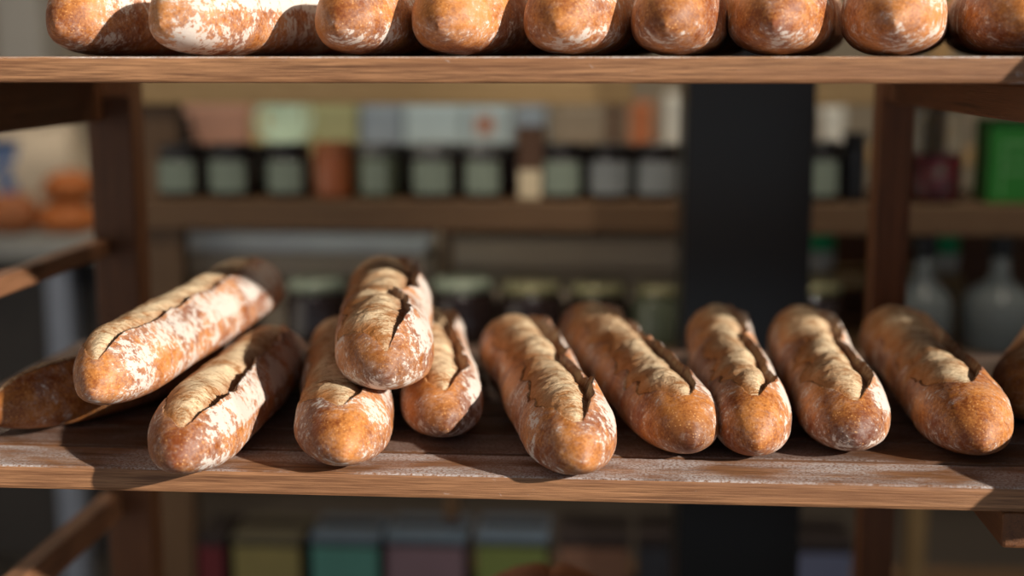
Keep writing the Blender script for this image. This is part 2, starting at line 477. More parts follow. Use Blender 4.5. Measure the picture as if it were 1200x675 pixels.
        for an, arr in (('flour', flw), ('brown', brown), ('q', Q)):
            at_ = me.attributes.new(an, 'FLOAT', 'POINT')
            at_.data.foreach_set('value', np.clip(arr.reshape(-1)[used], -2, 2).astype(np.float32))
        me.normals_split_custom_set_from_vertices(vn[used].tolist())
        o = link(nm, me, mat, root)
        if lab: o['label'] = lab
    part('crust', ~(fm | fe), M['crust'])
    part('open_slash', fm, M['slash'], 'pale torn slash along the top')
    part('ear', fe, M['crust'], 'dark raised crust lip beside the slash')
    return root

SZ = 0.966       # top of the loaf shelf
UZ = 1.304       # top of the upper shelf
G1, G2 = 'baguettes on the lower shelf', 'baguettes along the upper shelf'
two = lambda a, b: (a, b)
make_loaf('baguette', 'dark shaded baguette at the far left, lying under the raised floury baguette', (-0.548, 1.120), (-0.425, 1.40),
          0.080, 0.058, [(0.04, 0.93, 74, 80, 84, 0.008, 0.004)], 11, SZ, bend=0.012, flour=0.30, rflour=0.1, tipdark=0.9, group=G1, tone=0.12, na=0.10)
make_loaf('baguette', 'heavily floured baguette propped on top of others at the left', (-0.422, 1.050), (-0.392, 1.50),
          0.078, 0.066, [(0.03, 0.93, 58, 62, 84, 0.007, 0.003)], 12, SZ+0.041, SZ+0.056, flour=0.52, rflour=0.34, tipdark=0.1, group=G1, roll=-0.12)
make_loaf('baguette', 'baguette with white floury flank lying right of the propped floury one, tip lit', (-0.340, 0.996), (-0.350, 1.395),
          0.081, 0.064, [(0.04, 0.92, 54, 58, 88, 0.010, 0.006)], 13, SZ, flour=0.50, rflour=0.40, tipdark=0.35, group=G1)
make_loaf('baguette', 'baguette lying under the left side of the raised middle baguette, round tip forward', (-0.211, 1.026), (-0.292, 1.46),
          0.080, 0.064, [(0.07, 0.92, 62, 62, 88, 0.008, 0.004)], 14, SZ, flour=0.40, rflour=0.45, lflour=0.25, tipdark=0.2, group=G1)
make_loaf('baguette', 'raised middle baguette resting across two others, cracked crust and dark nub', (-0.184, 1.072), (-0.250, 1.49),
          0.087, 0.070, [(0.02, 0.42, 60, 68, 88, 0.006, 0.005), (0.36, 0.94, 48, 54, 94, 0.011, 0.006)], 15, SZ+0.053, SZ+0.056, flour=0.50, rflour=0.50, tipdark=0.8, group=G1)
make_loaf('baguette', 'baguette lying under the right side of the raised middle baguette, dark pinched tip', (-0.140, 1.118), (-0.205, 1.52),
          0.078, 0.062, [(0.05, 0.93, 58, 52, 84, 0.010, 0.006)], 16, SZ, flour=0.46, rflour=0.45, tipdark=0.85, group=G1)
make_loaf('baguette', 'baguette lying alone with long deep groove, tip furthest forward over the shelf edge', (-0.019, 1.018), (-0.111, 1.475),
          0.083, 0.065, [(0.04, 0.46, 58, 56, 82, 0.009, 0.006), (0.42, 0.95, 48, 50, 90, 0.013, 0.007)], 17, SZ, flour=0.42, rflour=0.50, tipdark=0.25, group=G1)
make_loaf('baguette', 'slanting baguette whose dark brown tip touches the narrow golden split-tip baguette', (0.072, 1.083), (-0.033, 1.555),
          0.076, 0.064, [(0.06, 0.50, 58, 56, 82, 0.008, 0.005), (0.44, 0.95, 52, 48, 88, 0.010, 0.006)], 18, SZ, flour=0.36, rflour=0.55, tipdark=0.95, group=G1, tone=0.08)
make_loaf('baguette', 'narrow golden baguette with split tip in front of the black steel column', (0.124, 1.082), (0.121, 1.545),
          0.073, 0.065, [(0.06, 0.55, 56, 62, 84, 0.013, 0.006), (0.50, 0.95, 52, 56, 88, 0.009, 0.007)], 19, SZ, flour=0.34, rflour=0.60, tipdark=0.15, group=G1, npow=2.6)
make_loaf('baguette', 'baguette right of the steel column with bubbly slash and a dark pierced tip', (0.206, 1.100), (0.217, 1.54),
          0.078, 0.065, [(0.05, 0.52, 56, 58, 86, 0.008, 0.006), (0.46, 0.95, 54, 48, 92, 0.009, 0.007)], 20, SZ, flour=0.47, rflour=0.50, tipdark=0.9, group=G1)
make_loaf('baguette', 'rightmost full baguette, mostly in shade with only its front tip sunlit', (0.309, 1.095), (0.322, 1.55),
          0.082, 0.066, [(0.11, 0.94, 62, 62, 88, 0.008, 0.004)], 21, SZ, flour=0.38, rflour=0.30, tipdark=0.25, group=G1)
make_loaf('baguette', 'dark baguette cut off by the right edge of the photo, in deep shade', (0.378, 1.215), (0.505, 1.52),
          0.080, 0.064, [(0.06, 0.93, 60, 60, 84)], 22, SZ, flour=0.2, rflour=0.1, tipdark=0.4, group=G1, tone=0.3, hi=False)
# unseen pile added just outside the frame to shade the shelf's right end
for (na_, fa_, z, lab, sd_) in (((0.425, 0.958), (0.535, 1.36), SZ, 'added shade-casting baguette overhanging the shelf edge just outside the right of the frame', 23),
                               ((0.535, 1.00), (0.645, 1.42), SZ, 'added baguette at the right end of the shading pile outside the frame', 24),
                               ((0.470, 1.060), (0.590, 1.46), SZ+0.056, 'added baguette on the second layer of the shading pile outside the right of the frame', 25),
                               ((0.565, 1.05), (0.680, 1.46), SZ+0.058, 'added outer baguette on the second layer of the shading pile outside the frame', 26),
                               ((0.530, 1.090), (0.640, 1.50), SZ+0.112, 'added topmost baguette of the shading pile outside the right of the frame', 27)):
    make_loaf('baguette', lab, na_, fa_, 0.080, 0.066, [(0.10, 0.93, 62, 62, 80)], sd_, z, flour=0.4, rflour=0.3, group=G1, hi=False)
# upper row: tips towards the viewer
ups = [
 (-0.462, 1.110, -0.365, 1.50, 0.082, 0.074, .46, .25, .35, 'leftmost of the upper row, its right side in shadow'),
 (-0.358, 1.066, -0.220, 1.46, 0.084, 0.074, .62, .55, .10, 'second of the upper row, whitest with flour, pointing left'),
 (-0.222, 1.090, -0.136, 1.50, 0.078, 0.070, .36, .20, .45, 'third of the upper row from the left, smooth brown tip'),
 (-0.138, 1.086, -0.052, 1.49, 0.084, 0.072, .42, .15, .30, 'fourth of the upper row from the left, small floury nub'),
 (-0.044, 1.086, 0.034, 1.49, 0.082, 0.071, .48, .15, .25, 'fifth and middle one of the upper row, pointed floury tip'),
 (0.042, 1.082, 0.122, 1.49, 0.080, 0.071, .34, .10, .55, 'sixth of the upper row from the left, white nub on a dark tip'),
 (0.126, 1.086, 0.210, 1.49, 0.086, 0.074, .44, .20, .10, 'seventh of the upper row, broad bright orange end'),
 (0.219, 1.082, 0.305, 1.49, 0.088, 0.074, .46, .35, .10, 'eighth of the upper row, big bright lit end'),
 (0.319, 1.086, 0.395, 1.49, 0.090, 0.074, .38, .20, .20, 'last of the upper row, cut off by the right edge'),
]
for i, (x0, y0, x1, y1, w, h, fl, rf, td, lab) in enumerate(ups):
    make_loaf('baguette', 'baguette '+lab, (x0, y0), (x1, y1), w, h, [(0.16, 0.92, 62, 60, 60)], 40+i, UZ,
              flour=fl, rflour=rf, lflour=0.15, tipdark=td, group=G2, hi=False, na=0.075, nub=0.0035, npow=2.2)

make_loaf('baguette', 'added shade-casting baguette overhanging the upper shelf edge just outside the right of the frame', (0.425, 0.962), (0.500, 1.36), 0.078, 0.066,
          [(0.16, 0.92, 62, 60, 60)], 60, UZ, flour=0.4, group=G2, hi=False)  # unseen loaf added to shade the upper shelf's right end

# ------------------------------------------------------------------ bakery rack
RX0, RX1, RX2 = -0.607, 0.316, 0.98       # inner faces of the runners
RY0, RY1 = 1.05, 1.60
TH = 0.021
rack = empty('bakery_rack', (0.15, 1.35, 0), 'dark wooden bakery rack of posts and runners that carries the slatted bread shelves', 'rack')
def rk(o):
    o.location = o.location-rack.location; return o
def rack_beam(name, p0, p1, w, h, mat):
    return beam(name, Vector(p0)-rack.location, Vector(p1)-rack.location, w, h, mat, rack)
for cx, cy, w in ((-0.602, 1.605, 0.055), (0.329, 1.605, 0.040), (1.0, 1.605, 0.045), (-0.64, 1.02, 0.045), (1.0, 1.02, 0.045)):
    rack_beam('post', (cx, cy, 0.0), (cx, cy, UZ-TH if cy < 1.3 else UZ+0.006), w, 0.045, M['post'])
LEVELS = [0.290, 0.628, SZ, UZ]
for z in LEVELS:
    zt = z-TH
    rack_beam('runner', (RX0-0.012, RY0-0.05, zt-0.027), (RX0-0.012, RY1-0.02, zt-0.027), 0.024, 0.054, M['post'])
    rack_beam('runner', (RX1+0.012, RY0+0.0, zt-0.015), (RX1+0.012, RY1-0.02, zt-0.015), 0.024, 0.030, M['post'])
    rack_beam('runner', (RX2, RY0-0.05, zt-0.027), (RX2, RY1-0.02, zt-0.027), 0.024, 0.054, M['post'])
for z, h in ((1.087, 0.021), (0.768, 0.034)):
    rack_beam('runner', (RX0-0.012, RY0-0.05, z-h/2), (RX0-0.012, RY1-0.02, z-h/2), 0.024, h, M['rail'])
def shelf(z, lab, front):
    sh = empty('slatted_shelf', (0.15, 1.30, z-TH), lab, 'shelf', 'slatted shelves of the bakery rack')
    y = RY0; k = 0
    while y < RY1-0.05:
        w = 0.060 if k else 0.062
        o = box('slat', -0.64, 1.02, y, y+w, z-TH, z-random.uniform(0, 0.0006), M['shelf'] if k == 0 else M['shelf_back'], None, 0.0025 if k else 0.0035)
        o.parent = sh; o.location = o.location-sh.location
        y += w+0.0035; k += 1
    return sh
shelf(0.628, 'slatted shelf low on the rack, below the frame, carrying the round brown loaf', 0)
shelf(SZ, 'flour-dusted slatted wooden shelf across the middle carrying the sunlit baguettes', 1)
shelf(UZ, 'slatted wooden shelf along the top of the photo carrying the upper row of baguettes', 1)
# ------------------------------------------------------------------ round loaves
def boule(name, loc, r, h, mat, lab, seed, group=None, rz=0.0, sx=1.0):
    n, m = 56, 28
    th = np.linspace(0, 2*PI, n, endpoint=False); ph = np.linspace(-PI/2, PI/2, m)
    A, B = np.meshgrid(ph, th, indexing='ij')
    x = np.cos(A)*np.cos(B); y = np.cos(A)*np.sin(B); z = np.sin(A)
    k = 1+0.05*fbm(x*2, y*2, z*2, seed, 3)
    X, Yy = r*sx*k*np.sign(x)*np.abs(x), r*k*y
    Z = np.where(z > 0, h*0.62*z*k, h*0.38*np.sign(z)*np.abs(z)**0.6)+h*0.38
    # cross cut on the crown
    cut = np.exp(-(X/0.006)**2)+np.exp(-(Yy/0.006)**2)
    Z = Z-0.006*np.clip(cut, 0, 1)*(z > 0.45)
    bm = bmesh.new()
    vs = [[bm.verts.new((X[i, j], Yy[i, j], max(Z[i, j], 0))) for j in range(n)] for i in range(m)]
    for i in range(m-1):
        for j in range(n):
            bm.faces.new((vs[i][j], vs[i][(j+1) % n], vs[i+1][(j+1) % n], vs[i+1][j]))
    bmesh.ops.remove_doubles(bm, verts=bm.verts[:], dist=1e-5)
    bmesh.ops.recalc_face_normals(bm, faces=bm.faces[:])
    me = bpy.data.meshes.new(name); bm.to_mesh(me); bm.free()
    o = link(name, me, mat, None, True); o.location = loc; o.rotation_euler = (0, 0, rz)
    return tag(o, lab, 'bread', group)
boule('round_loaf', (-0.062, 1.42, 0.628), 0.088, 0.112, M['boule_dark'], 'round brown loaf on the shelf below, just showing at the bottom edge', 3, sx=1.15)

# ------------------------------------------------------------------ steel column
cl = at(825, 300, 1.90)[0]; cr = at(921, 300, 1.90)[0]; cb = at(799, 300, 2.06)[0]
colm = empty('steel_column', ((cl+cr)/2, 1.98, 0), 'black painted steel column standing behind the rack, right of centre', 'column')
def cpart(nm, x0, x1, y0, y1):
    o = box(nm, x0, x1, y0, y1, 0, 2.98, M['steel'], None, 0.003); o.parent = colm; o.location = o.location-colm.location
cpart('front_flange', cl, cr, 1.900, 1.914)
cpart('web', (cl+cr)/2-0.006, (cl+cr)/2+0.006, 1.914, 2.046)
cpart('rear_flange', cb, cr, 2.046, 2.060)
cpart('base_plate', cl-0.03, cr+0.03, 1.87, 2.09)
bpy.data.objects[colm.children[-1].name].scale = (1, 1, 0.006)
bpy.data.objects[colm.children[-1].name].location = (0, 0, 0.009)

# ------------------------------------------------------------------ display shelving behind
BY = 2.25
DZ1 = at(400, 235, BY)[2]; DZ1b = at(400, 270, BY)[2]
xl = at(160, 200, BY)[0]; xr = 0.98
disp = empty('display_shelving', ((xl+xr)/2, BY+0.15, 0), 'brown wooden display shelving with jars, standing behind the bread rack', 'shelving')
def dpart(nm, x0, x1, y0, y1, z0, z1, mat, bev=0.003, vertical=False):
    if vertical:
        o = beam(nm, ((x0+x1)/2, (y0+y1)/2, z0), ((x0+x1)/2, (y0+y1)/2, z1), y1-y0, x1-x0, mat, None, bev)
        # local Y is world -X or X here; widths are set so that the board stands square
    else:
        o = box(nm, x0, x1, y0, y1, z0, z1, mat, None, bev)
    o.parent = disp; o.location = o.location-disp.location
    return o
def upright(x0, x1, y0, y1, z1, mat):
    # board with its grain upright: built lying along X, then turned
    L = z1
    o = box('upright', -L/2, L/2, -(x1-x0)/2, (x1-x0)/2, -(y1-y0)/2, (y1-y0)/2, mat, None, 0.003)
    o.rotation_euler = (0, -PI/2, 0)
    o.rotation_euler = Euler((PI/2, -PI/2, 0), 'XYZ')
    o.parent = disp; o.location = Vector(((x0+x1)/2, (y0+y1)/2, L/2))-disp.location
    return o
z3, z4 = 0.815, 0.31
uz0 = at(700, 123, BY)[2]; uz1 = uz0+0.046
dpart('shelf_board', xl, xr, BY, BY+0.30, DZ1b, DZ1, M['brownshelf'])
dpart('shelf_board', xl, at(742, 110, BY)[0], BY, BY+0.30, uz0, uz1, M['tan'])
dpart('shelf_board', at(905, 110, BY)[0], xr, BY, BY+0.30, uz0, uz1, M['tan'])
dpart('shelf_board', xl, xr, BY, BY+0.34, z3-0.04, z3, M['brownshelf'])
dpart('shelf_board', xl, xr, BY, BY+0.34, z4-0.04, z4, M['brownshelf'])
upright(xl-0.002, at(203, 200, BY)[0], BY+0.03, BY+0.07, 1.45, M['brownshelf'])
upright(at(1128, 200, BY)[0], at(1152, 200, BY)[0], BY+0.24, BY+0.29, 1.45, M['tan'])
upright(at(508, 300, BY)[0], at(526, 300, BY)[0], BY+0.11, BY+0.15, DZ1b+0.01, M['brownshelf'])
dpart('back_panel', at(905, 300, BY)[0], xr, BY+0.32, BY+0.335, z3, DZ1b, M['post'])
upright(xr-0.04, xr, BY+0.03, BY+0.07, 1.45, M['brownshelf'])

JARS = 'jars of preserves on the display shelving'
FR = -PI/2
def jar(x, y, z, r, h, lab, body, lid, label, a=0.75, group=JARS, rot=0.0, lidh=0.028, glassy=False, fill=1.0):
    j = empty('preserve_jar', (x, y, z), lab, 'jar', group)
    prof = [(0, 0), (r*0.88, 0), (r*0.98, h*0.04), (r, h*0.10), (r, h*0.74), (r*0.93, h*0.80), (r*0.86, h*0.84), (r*0.86, h*0.90), (0, h*0.90)]
    if glassy:
        lathe('glass', prof, M['glass'], j)
        lathe('contents', [(0, h*0.03), (r*0.9, h*0.03), (r*0.93, h*0.08), (r*0.93, h*fill), (0, h*fill)], body, j)
    else:
        lathe('filled_glass', prof, body, j)
    lt = h
    lathe('lid', [(0, lt), (r*0.86, lt), (r*0.93, lt-0.002), (r*0.95, lt-0.004), (r*0.95, lt-lidh), (r*0.86, lt-lidh), (0, lt-lidh)], lid, j)
    if label is not None:
        wrap('paper_label', r+0.0005, h*0.13, h*0.70, FR-a+rot, FR+a+rot, label, j)
    return j
def pxw(x, Y, y=200): return float(at(x, y, Y)[0])
JY = BY+0.06
def row1(px, wpx, top, lab, body, lid, label, a=0.8, **k):
    zt = float(at(px, top, JY)[2]); r = (pxw(px+wpx/2, JY)-pxw(px-wpx/2, JY))/2
    return jar(pxw(px, JY), JY, DZ1, r, zt-DZ1, lab, body, lid, label, a, **k)
row1(213, 57, 168, 'black-lidded jar with pale green label, leftmost on the middle display shelf', M['jam_dark'], M['black'], M['label_green'])
row1(272, 57, 168, 'black-lidded jar with pale green label, second from the left on the middle display shelf', M['jam_dark'], M['black'], M['label_green'])
row1(338, 54, 168, 'black-lidded jar with pale green label, just left of the orange-brown jar', M['jam_dark'], M['black'], M['label_green'])
row1(391, 46, 166, 'orange-brown jar without label between the two left groups of jars', M['orange_jar'], M['terracotta'], None)
row1(443, 50, 168, 'grey-lidded jar just right of the orange-brown jar', M['pickle'], M['grey_lid'], M['label_green'], 0.6)
row1(509, 60, 168, 'grey-lidded jar with pale green label in the middle of the display shelf', M['jam_dark'], M['grey_lid'], M['label_green'])
row1(567, 54, 168, 'grey-lidded jar with pale green label, left of the brown carton', M['jam_dark'], M['grey_lid'], M['label_green'])
row1(659, 56, 168, 'black-lidded jar with pale label right of the brown carton', M['jam_dark'], M['black'], M['label_green'])
row1(715, 54, 168, 'black-lidded jar with broad pale grey label, middle of the three beside the column', M['jam_dark'], M['black'], M['label_grey'], 1.0)
row1(770, 52, 168, 'black-lidded jar with pale blue-grey label, nearest the column on its left', M['jam_dark'], M['black'], M['label_grey'], 1.0)
row1(957, 58, 165, 'dark-lidded jar with pale label just right of the steel column', M['jam_dark'], M['black'], M['label_green'])
row1(1000, 30, 155, 'slim black unlabelled jar between the steel column and the right post', M['black'], M['black'], None)
row1(1096, 62, 110, 'tall glass jar half full of dark red jam, right of the right rack post', M['jam_red'], M['grey_lid'], None, glassy=True, fill=0.45)

def back_jar(px, lab, label=M['label_green']):
    Y = BY+0.18; zt = float(at(px, 170, Y)[2])
    return jar(pxw(px, Y), Y, DZ1, 0.040, zt-DZ1, lab, M['jam_dark'], M['black'], label, 0.7)
back_jar(186, 'dark jar in the second row at the left end of the middle display shelf', None)
back_jar(244, 'jar in the second row, between the first and second black-lidded jars from the left')
back_jar(308, 'jar in the second row, between the second and third black-lidded jars from the left')
back_jar(418, 'jar in the second row, just right of the orange-brown jar')
back_jar(478, 'jar in the second row, between the first two grey-lidded jars')
back_jar(540, 'jar in the second row, between the middle and right grey-lidded jars')
back_jar(600, 'dark jar in the second row behind the left edge of the brown carton', None)
back_jar(688, 'jar in the second row, left gap of the three jars beside the column')
back_jar(744, 'jar in the second row, right gap of the three jars beside the column')
def carton(px0, px1, ytop, Y, z0, depth, mat, name, lab, cat, lidmat=None, bandmat=None, group=None, bandf=(0.2, 0.7), lidh=0.12):
    x0, x1 = pxw(px0, Y), pxw(px1, Y); zt = float(at((px0+px1)/2, ytop, Y)[2]); h = zt-z0
    c = empty(name, ((x0+x1)/2, Y+depth/2, z0), lab, cat, group)
    w = (x1-x0)/2; d = depth/2
    zl = h*(1-lidh) if lidmat else h
    o = box('body', -w, w, -d, d, 0, zl, mat, c, 0.003)
    if lidmat: box('lid', -w-0.002, w+0.002, -d-0.002, d+0.002, zl, h, lidmat, c, 0.003)
    if bandmat: box('label_panel', -w*0.86, w*0.86, -d-0.002, -d-0.0005, h*bandf[0], h*bandf[1], bandmat, c)
    return c
carton(606, 636, 150, JY-0.03, DZ1, 0.07, M['brown_card'], 'carton', 'dark brown carton with a small cream label among the jars', 'carton', None, M['label_cream'], None, (0.03, 0.42))
# green box with pale printed lines at the right
gb = carton(1158, 1230, 140, JY-0.02, DZ1, 0.10, M['green_card'], 'green_box', 'bright green box with thin pale lines at the right end of the middle display shelf', 'box')
gw = gb.children[0].dimensions.x if False else (pxw(1230, JY-0.02)-pxw(1158, JY-0.02))/2
gh = float(at(1194, 140, JY-0.02)[2])-DZ1
bm = bmesh.new()
for (a0, a1, b0, b1) in ((-0.55, 0.9, 0.70, 0.725), (-0.55, 0.9, 0.52, 0.54), (-0.55, 0.9, 0.36, 0.38), (-0.57, -0.53, 0.08, 0.725)):
    bm_box(bm, gw*a0, gw*a1, -0.0516, -0.0505, gh*b0, gh*b1)
me = bpy.data.meshes.new('printed_lines'); bm.to_mesh(me); bm.free()
link('printed_lines', me, M['pale_print'], gb)

# lower display shelf: crates, tray, jars, bottles
def crate(px0, px1, ytop, ybot, Y, depth, lab):
    x0, x1 = pxw(px0, Y, 300), pxw(px1, Y, 300); zt = float(at((px0+px1)/2, ytop, Y)[2]); zb = z3
    c = empty('wooden_crate', ((x0+x1)/2, Y+depth/2, zb), lab, 'crate')
    w, d, h = (x1-x0)/2, depth/2, zt-zb
    n = 3
    for k in range(n):
        a, b = h*k/n+0.003, h*(k+1)/n-0.003
        box('front_slat', -w, w, -d, -d+0.012, a, b, M['crate'], c, 0.002)
        box('back_slat', -w, w, d-0.012, d, a, b, M['crate'], c, 0.002)
    box('end_panel', -w+0.002, -w+0.014, -d+0.012, d-0.012, 0, h-0.003, M['crate'], c, 0.001)
    box('end_panel', w-0.014, w-0.002, -d+0.012, d-0.012, 0, h-0.003, M['crate'], c, 0.001)
    box('bottom', -w+0.014, w-0.014, -d+0.012, d-0.012, 0.002, 0.012, M['crate'], c, 0.001)
    return c
crate(212, 505, 297, 0, BY+0.105, 0.13, 'long pale wooden crate under the white tray, behind the left lidded jars')
crate(532, 798, 277, 0, BY+0.105, 0.13, 'pale weathered wooden crate left of the steel column, behind the golden-lidded jars')
# white enamel tray lying on the left crate
tz = float(at(360, 297, BY+0.105)[2])
tx0, tx1 = pxw(206, BY+0.10, 290), pxw(508, BY+0.10, 290)
bm = bmesh.new()
W2, D2 = (tx1-tx0)/2, 0.075
def ring(w, d, z): return [bm.verts.new(p) for p in ((-w, -d, z), (w, -d, z), (w, d, z), (-w, d, z))]
r0 = ring(W2-0.02, D2-0.015, 0.0); r1 = ring(W2, D2, 0.036); r1b = ring(W2+0.004, D2+0.004, 0.037); r2 = ring(W2-0.004, D2-0.004, 0.035); r3 = ring(W2-0.022, D2-0.017, 0.003)
bm.faces.new(r0[::-1]); bm.faces.new(r3)
for A, B in ((r0, r1), (r1, r1b), (r1b, r2), (r2, r3)):
    for k in range(4): bm.faces.new((A[k], A[(k+1) % 4], B[(k+1) % 4], B[k]))
bmesh.ops.recalc_face_normals(bm, faces=bm.faces[:])
me = bpy.data.meshes.new('enamel_tray'); bm.to_mesh(me); bm.free()
tr = link('enamel_tray', me, M['white_enamel']); tr.location = ((tx0+tx1)/2, BY+0.10+0.075, tz+0.001)
tag(tr, 'long white enamel tray lying on the left wooden crate', 'tray')

RY = BY+0.05
def row2(px, wpx, ytop, lab, lid, body=None, label=None):
    zt = float(at(px, ytop, RY)[2]); r = (pxw(px+wpx/2, RY)-pxw(px-wpx/2, RY))/2
    return jar(pxw(px, RY), RY, z3, r, zt-z3, lab, body or M['jam_dark'], lid, label, lidh=0.018)
row2(258, 70, 332, 'golden-lidded jar on the lower display shelf behind the raised floury baguette', M['gold_lid'])
row2(368, 74, 326, 'pale green lidded jar on the lower display shelf between the two raised baguettes', M['green_lid2'])
row2(455, 70, 330, 'pale green lidded jar on the lower display shelf hidden behind the raised middle baguette', M['green_lid2'])
row2(541, 76, 326, 'green-gold lidded dark jar on the lower display shelf, right of the raised middle baguette', M['green_lid2'])
row2(622, 76, 330, 'golden-lidded dark jar on the lower display shelf, behind the grooved baguette', M['gold_lid'])
row2(702, 72, 332, 'golden-lidded dark jar on the lower display shelf, second left of the steel column', M['gold_lid'])
row2(774, 62, 334, 'golden-lidded jar with greyish body on the lower display shelf next to the steel column', M['gold_lid'], M['pickle'])
row2(958, 70, 330, 'dark jar with gold lid on the lower display shelf right of the steel column', M['gold_lid'])

def bottle(px, y_cap0, y_cap1, Y, rpx, lab):
    x = pxw(px, Y, 300); zt = float(at(px, y_cap0, Y)[2]); zc = float(at(px, y_cap1, Y)[2])
    zn = float(at(px, 322, Y)[2])-z3; zs = float(at(px, 356, Y)[2])-z3
    r = rpx*(pxw(px+1, Y)-pxw(px, Y)); h = zc-z3
    b = empty('glass_bottle', (x, Y, z3), lab, 'bottle', 'black-capped glass bottles')
    rn = 0.016
    lathe('glass_body', [(0, 0), (r*0.9, 0), (r, 0.008), (r, zs-0.010), (r*0.985, zs), (r*0.94, zs+0.010), (r*0.84, zs+0.020), (r*0.66, zs+0.029), (rn*1.5, zs+0.038), (rn*1.15, zs+0.046), (rn, zs+0.056), (rn, h), (0, h)], M['bottle_glass'], b)
    lathe('cap', [(0, h-0.004), (0.020, h-0.004), (0.0215, h-0.002), (0.0215, zt-z3-0.002), (0.019, zt-z3), (0, zt-z3)], M['black'], b)
    return b
bottle(1083, 270, 297, 2.30, 36, 'clear glass bottle with black cap just right of the right rack post')
bottle(1173, 270, 296, 2.30, 44, 'wide-shouldered glass bottle with black cap at the far right')
def tub(px, ytop, ymid, Y, z0, wpx, lab):
    x = pxw(px, Y, 290); r = wpx/2*(pxw(px+1, Y)-pxw(px, Y)); h = float(at(px, ytop, Y)[2])-z0; hm = float(at(px, ymid, Y)[2])-z0
    t = empty('tub', (x, Y, z0), lab, 'tub', 'green-capped white tubs')
    lathe('pot', [(0, 0), (r*0.85, 0), (r, hm), (0, hm)], M['white_plastic'], t)
    lathe('screw_cap', [(0, hm), (r*0.95, hm), (r*0.95, h-0.006), (r*0.75, h), (0, h)], M['green_cap'], t)
# a low riser board lifts the small tubs behind
rz = float(at(955, 318, BY+0.22)[2])
rs = empty('shelf_riser', (pxw(1030, BY+0.22), BY+0.24, z3), 'tan wooden riser on the lower display shelf carrying the green-capped tubs', 'riser')
rw = (pxw(1128, BY+0.22)-pxw(925, BY+0.22))/2
box('riser_top', -rw, rw, -0.05, 0.05, rz-z3-0.025, rz-z3, M['tan'], rs, 0.002)
box('riser_leg', -rw, -rw+0.02, -0.05, 0.05, 0, rz-z3-0.025, M['tan'], rs, 0.002)
box('riser_leg', rw-0.02, rw, -0.05, 0.05, 0, rz-z3-0.025, M['tan'], rs, 0.002)
tub(960, 268, 292, BY+0.23, rz, 40, 'white tub with an emerald green cap just right of the steel column')
tub(1108, 268, 296, BY+0.23, rz, 34, 'white tub with a green cap peeking out beside the first glass bottle')
# red-brown box low at the right
carton(1085, 1240, 398, BY-0.0+0.02, z3, 0.10, M['c_red'], 'carton', 'low dark red carton at the right behind the shaded baguette, in front of the bottles', 'carton') if False else None

# bottom row of cartons
CY = BY+0.02
cartons = [
 (232, 262, 628, 'c_red', 'dark_card', 'dark red carton, leftmost of the row under the bread shelf'),
 (272, 352, 628, 'c_yellow', 'lid_olive', 'olive yellow tin with dark lid in the row under the bread shelf'),
 (364, 444, 628, 'c_teal', 'lid_blue', 'teal tin with blue-grey lid in the row under the bread shelf'),
 (452, 545, 628, 'c_mauve', 'lid_blue', 'mauve tin with blue-grey lid in the row under the bread shelf'),
 (558, 642, 628, 'c_green', 'lid_blue', 'green tin with blue-grey lid in the row under the bread shelf'),
 (654, 738, 628, 'c_salmon', 'dark_card', 'salmon-coloured tin with dark lid in the row under the bread shelf'),
 (748, 800, 628, 'c_slate', 'dark_card', 'dark slate tin left of the steel column in the row under the bread shelf'),
 (930, 1000, 634, 'c_lav', 'dark_card', 'lavender tin right of the steel column under the bread shelf'),
]
for (a, b, yt, m1, m2, lab) in cartons:
    x0, x1 = pxw(a, CY, 630), pxw(b, CY, 630); zt = float(at((a+b)/2, yt, CY)[2]); h = zt-z4
    c = empty('tin_box', ((x0+x1)/2, CY+0.06, z4), lab, 'tin', 'coloured tins under the bread shelf')
    w = (x1-x0)/2
    box('body', -w, w, -0.06, 0.06, 0, h*0.90, M['dark_card'], c, 0.004)
    box('label_panel', -w*0.97, w*0.97, -0.0625, -0.0605, h*0.05, h*0.86, M[m1], c, 0.0)
    box('lid', -w-0.002, w+0.002, -0.062, 0.062, h*0.90, h, M[m2], c, 0.004)
    box('lid_band', -w*0.9, w*0.9, -0.012, 0.014, h+0.0002, h+0.003, M['dark_card'], c, 0.001)

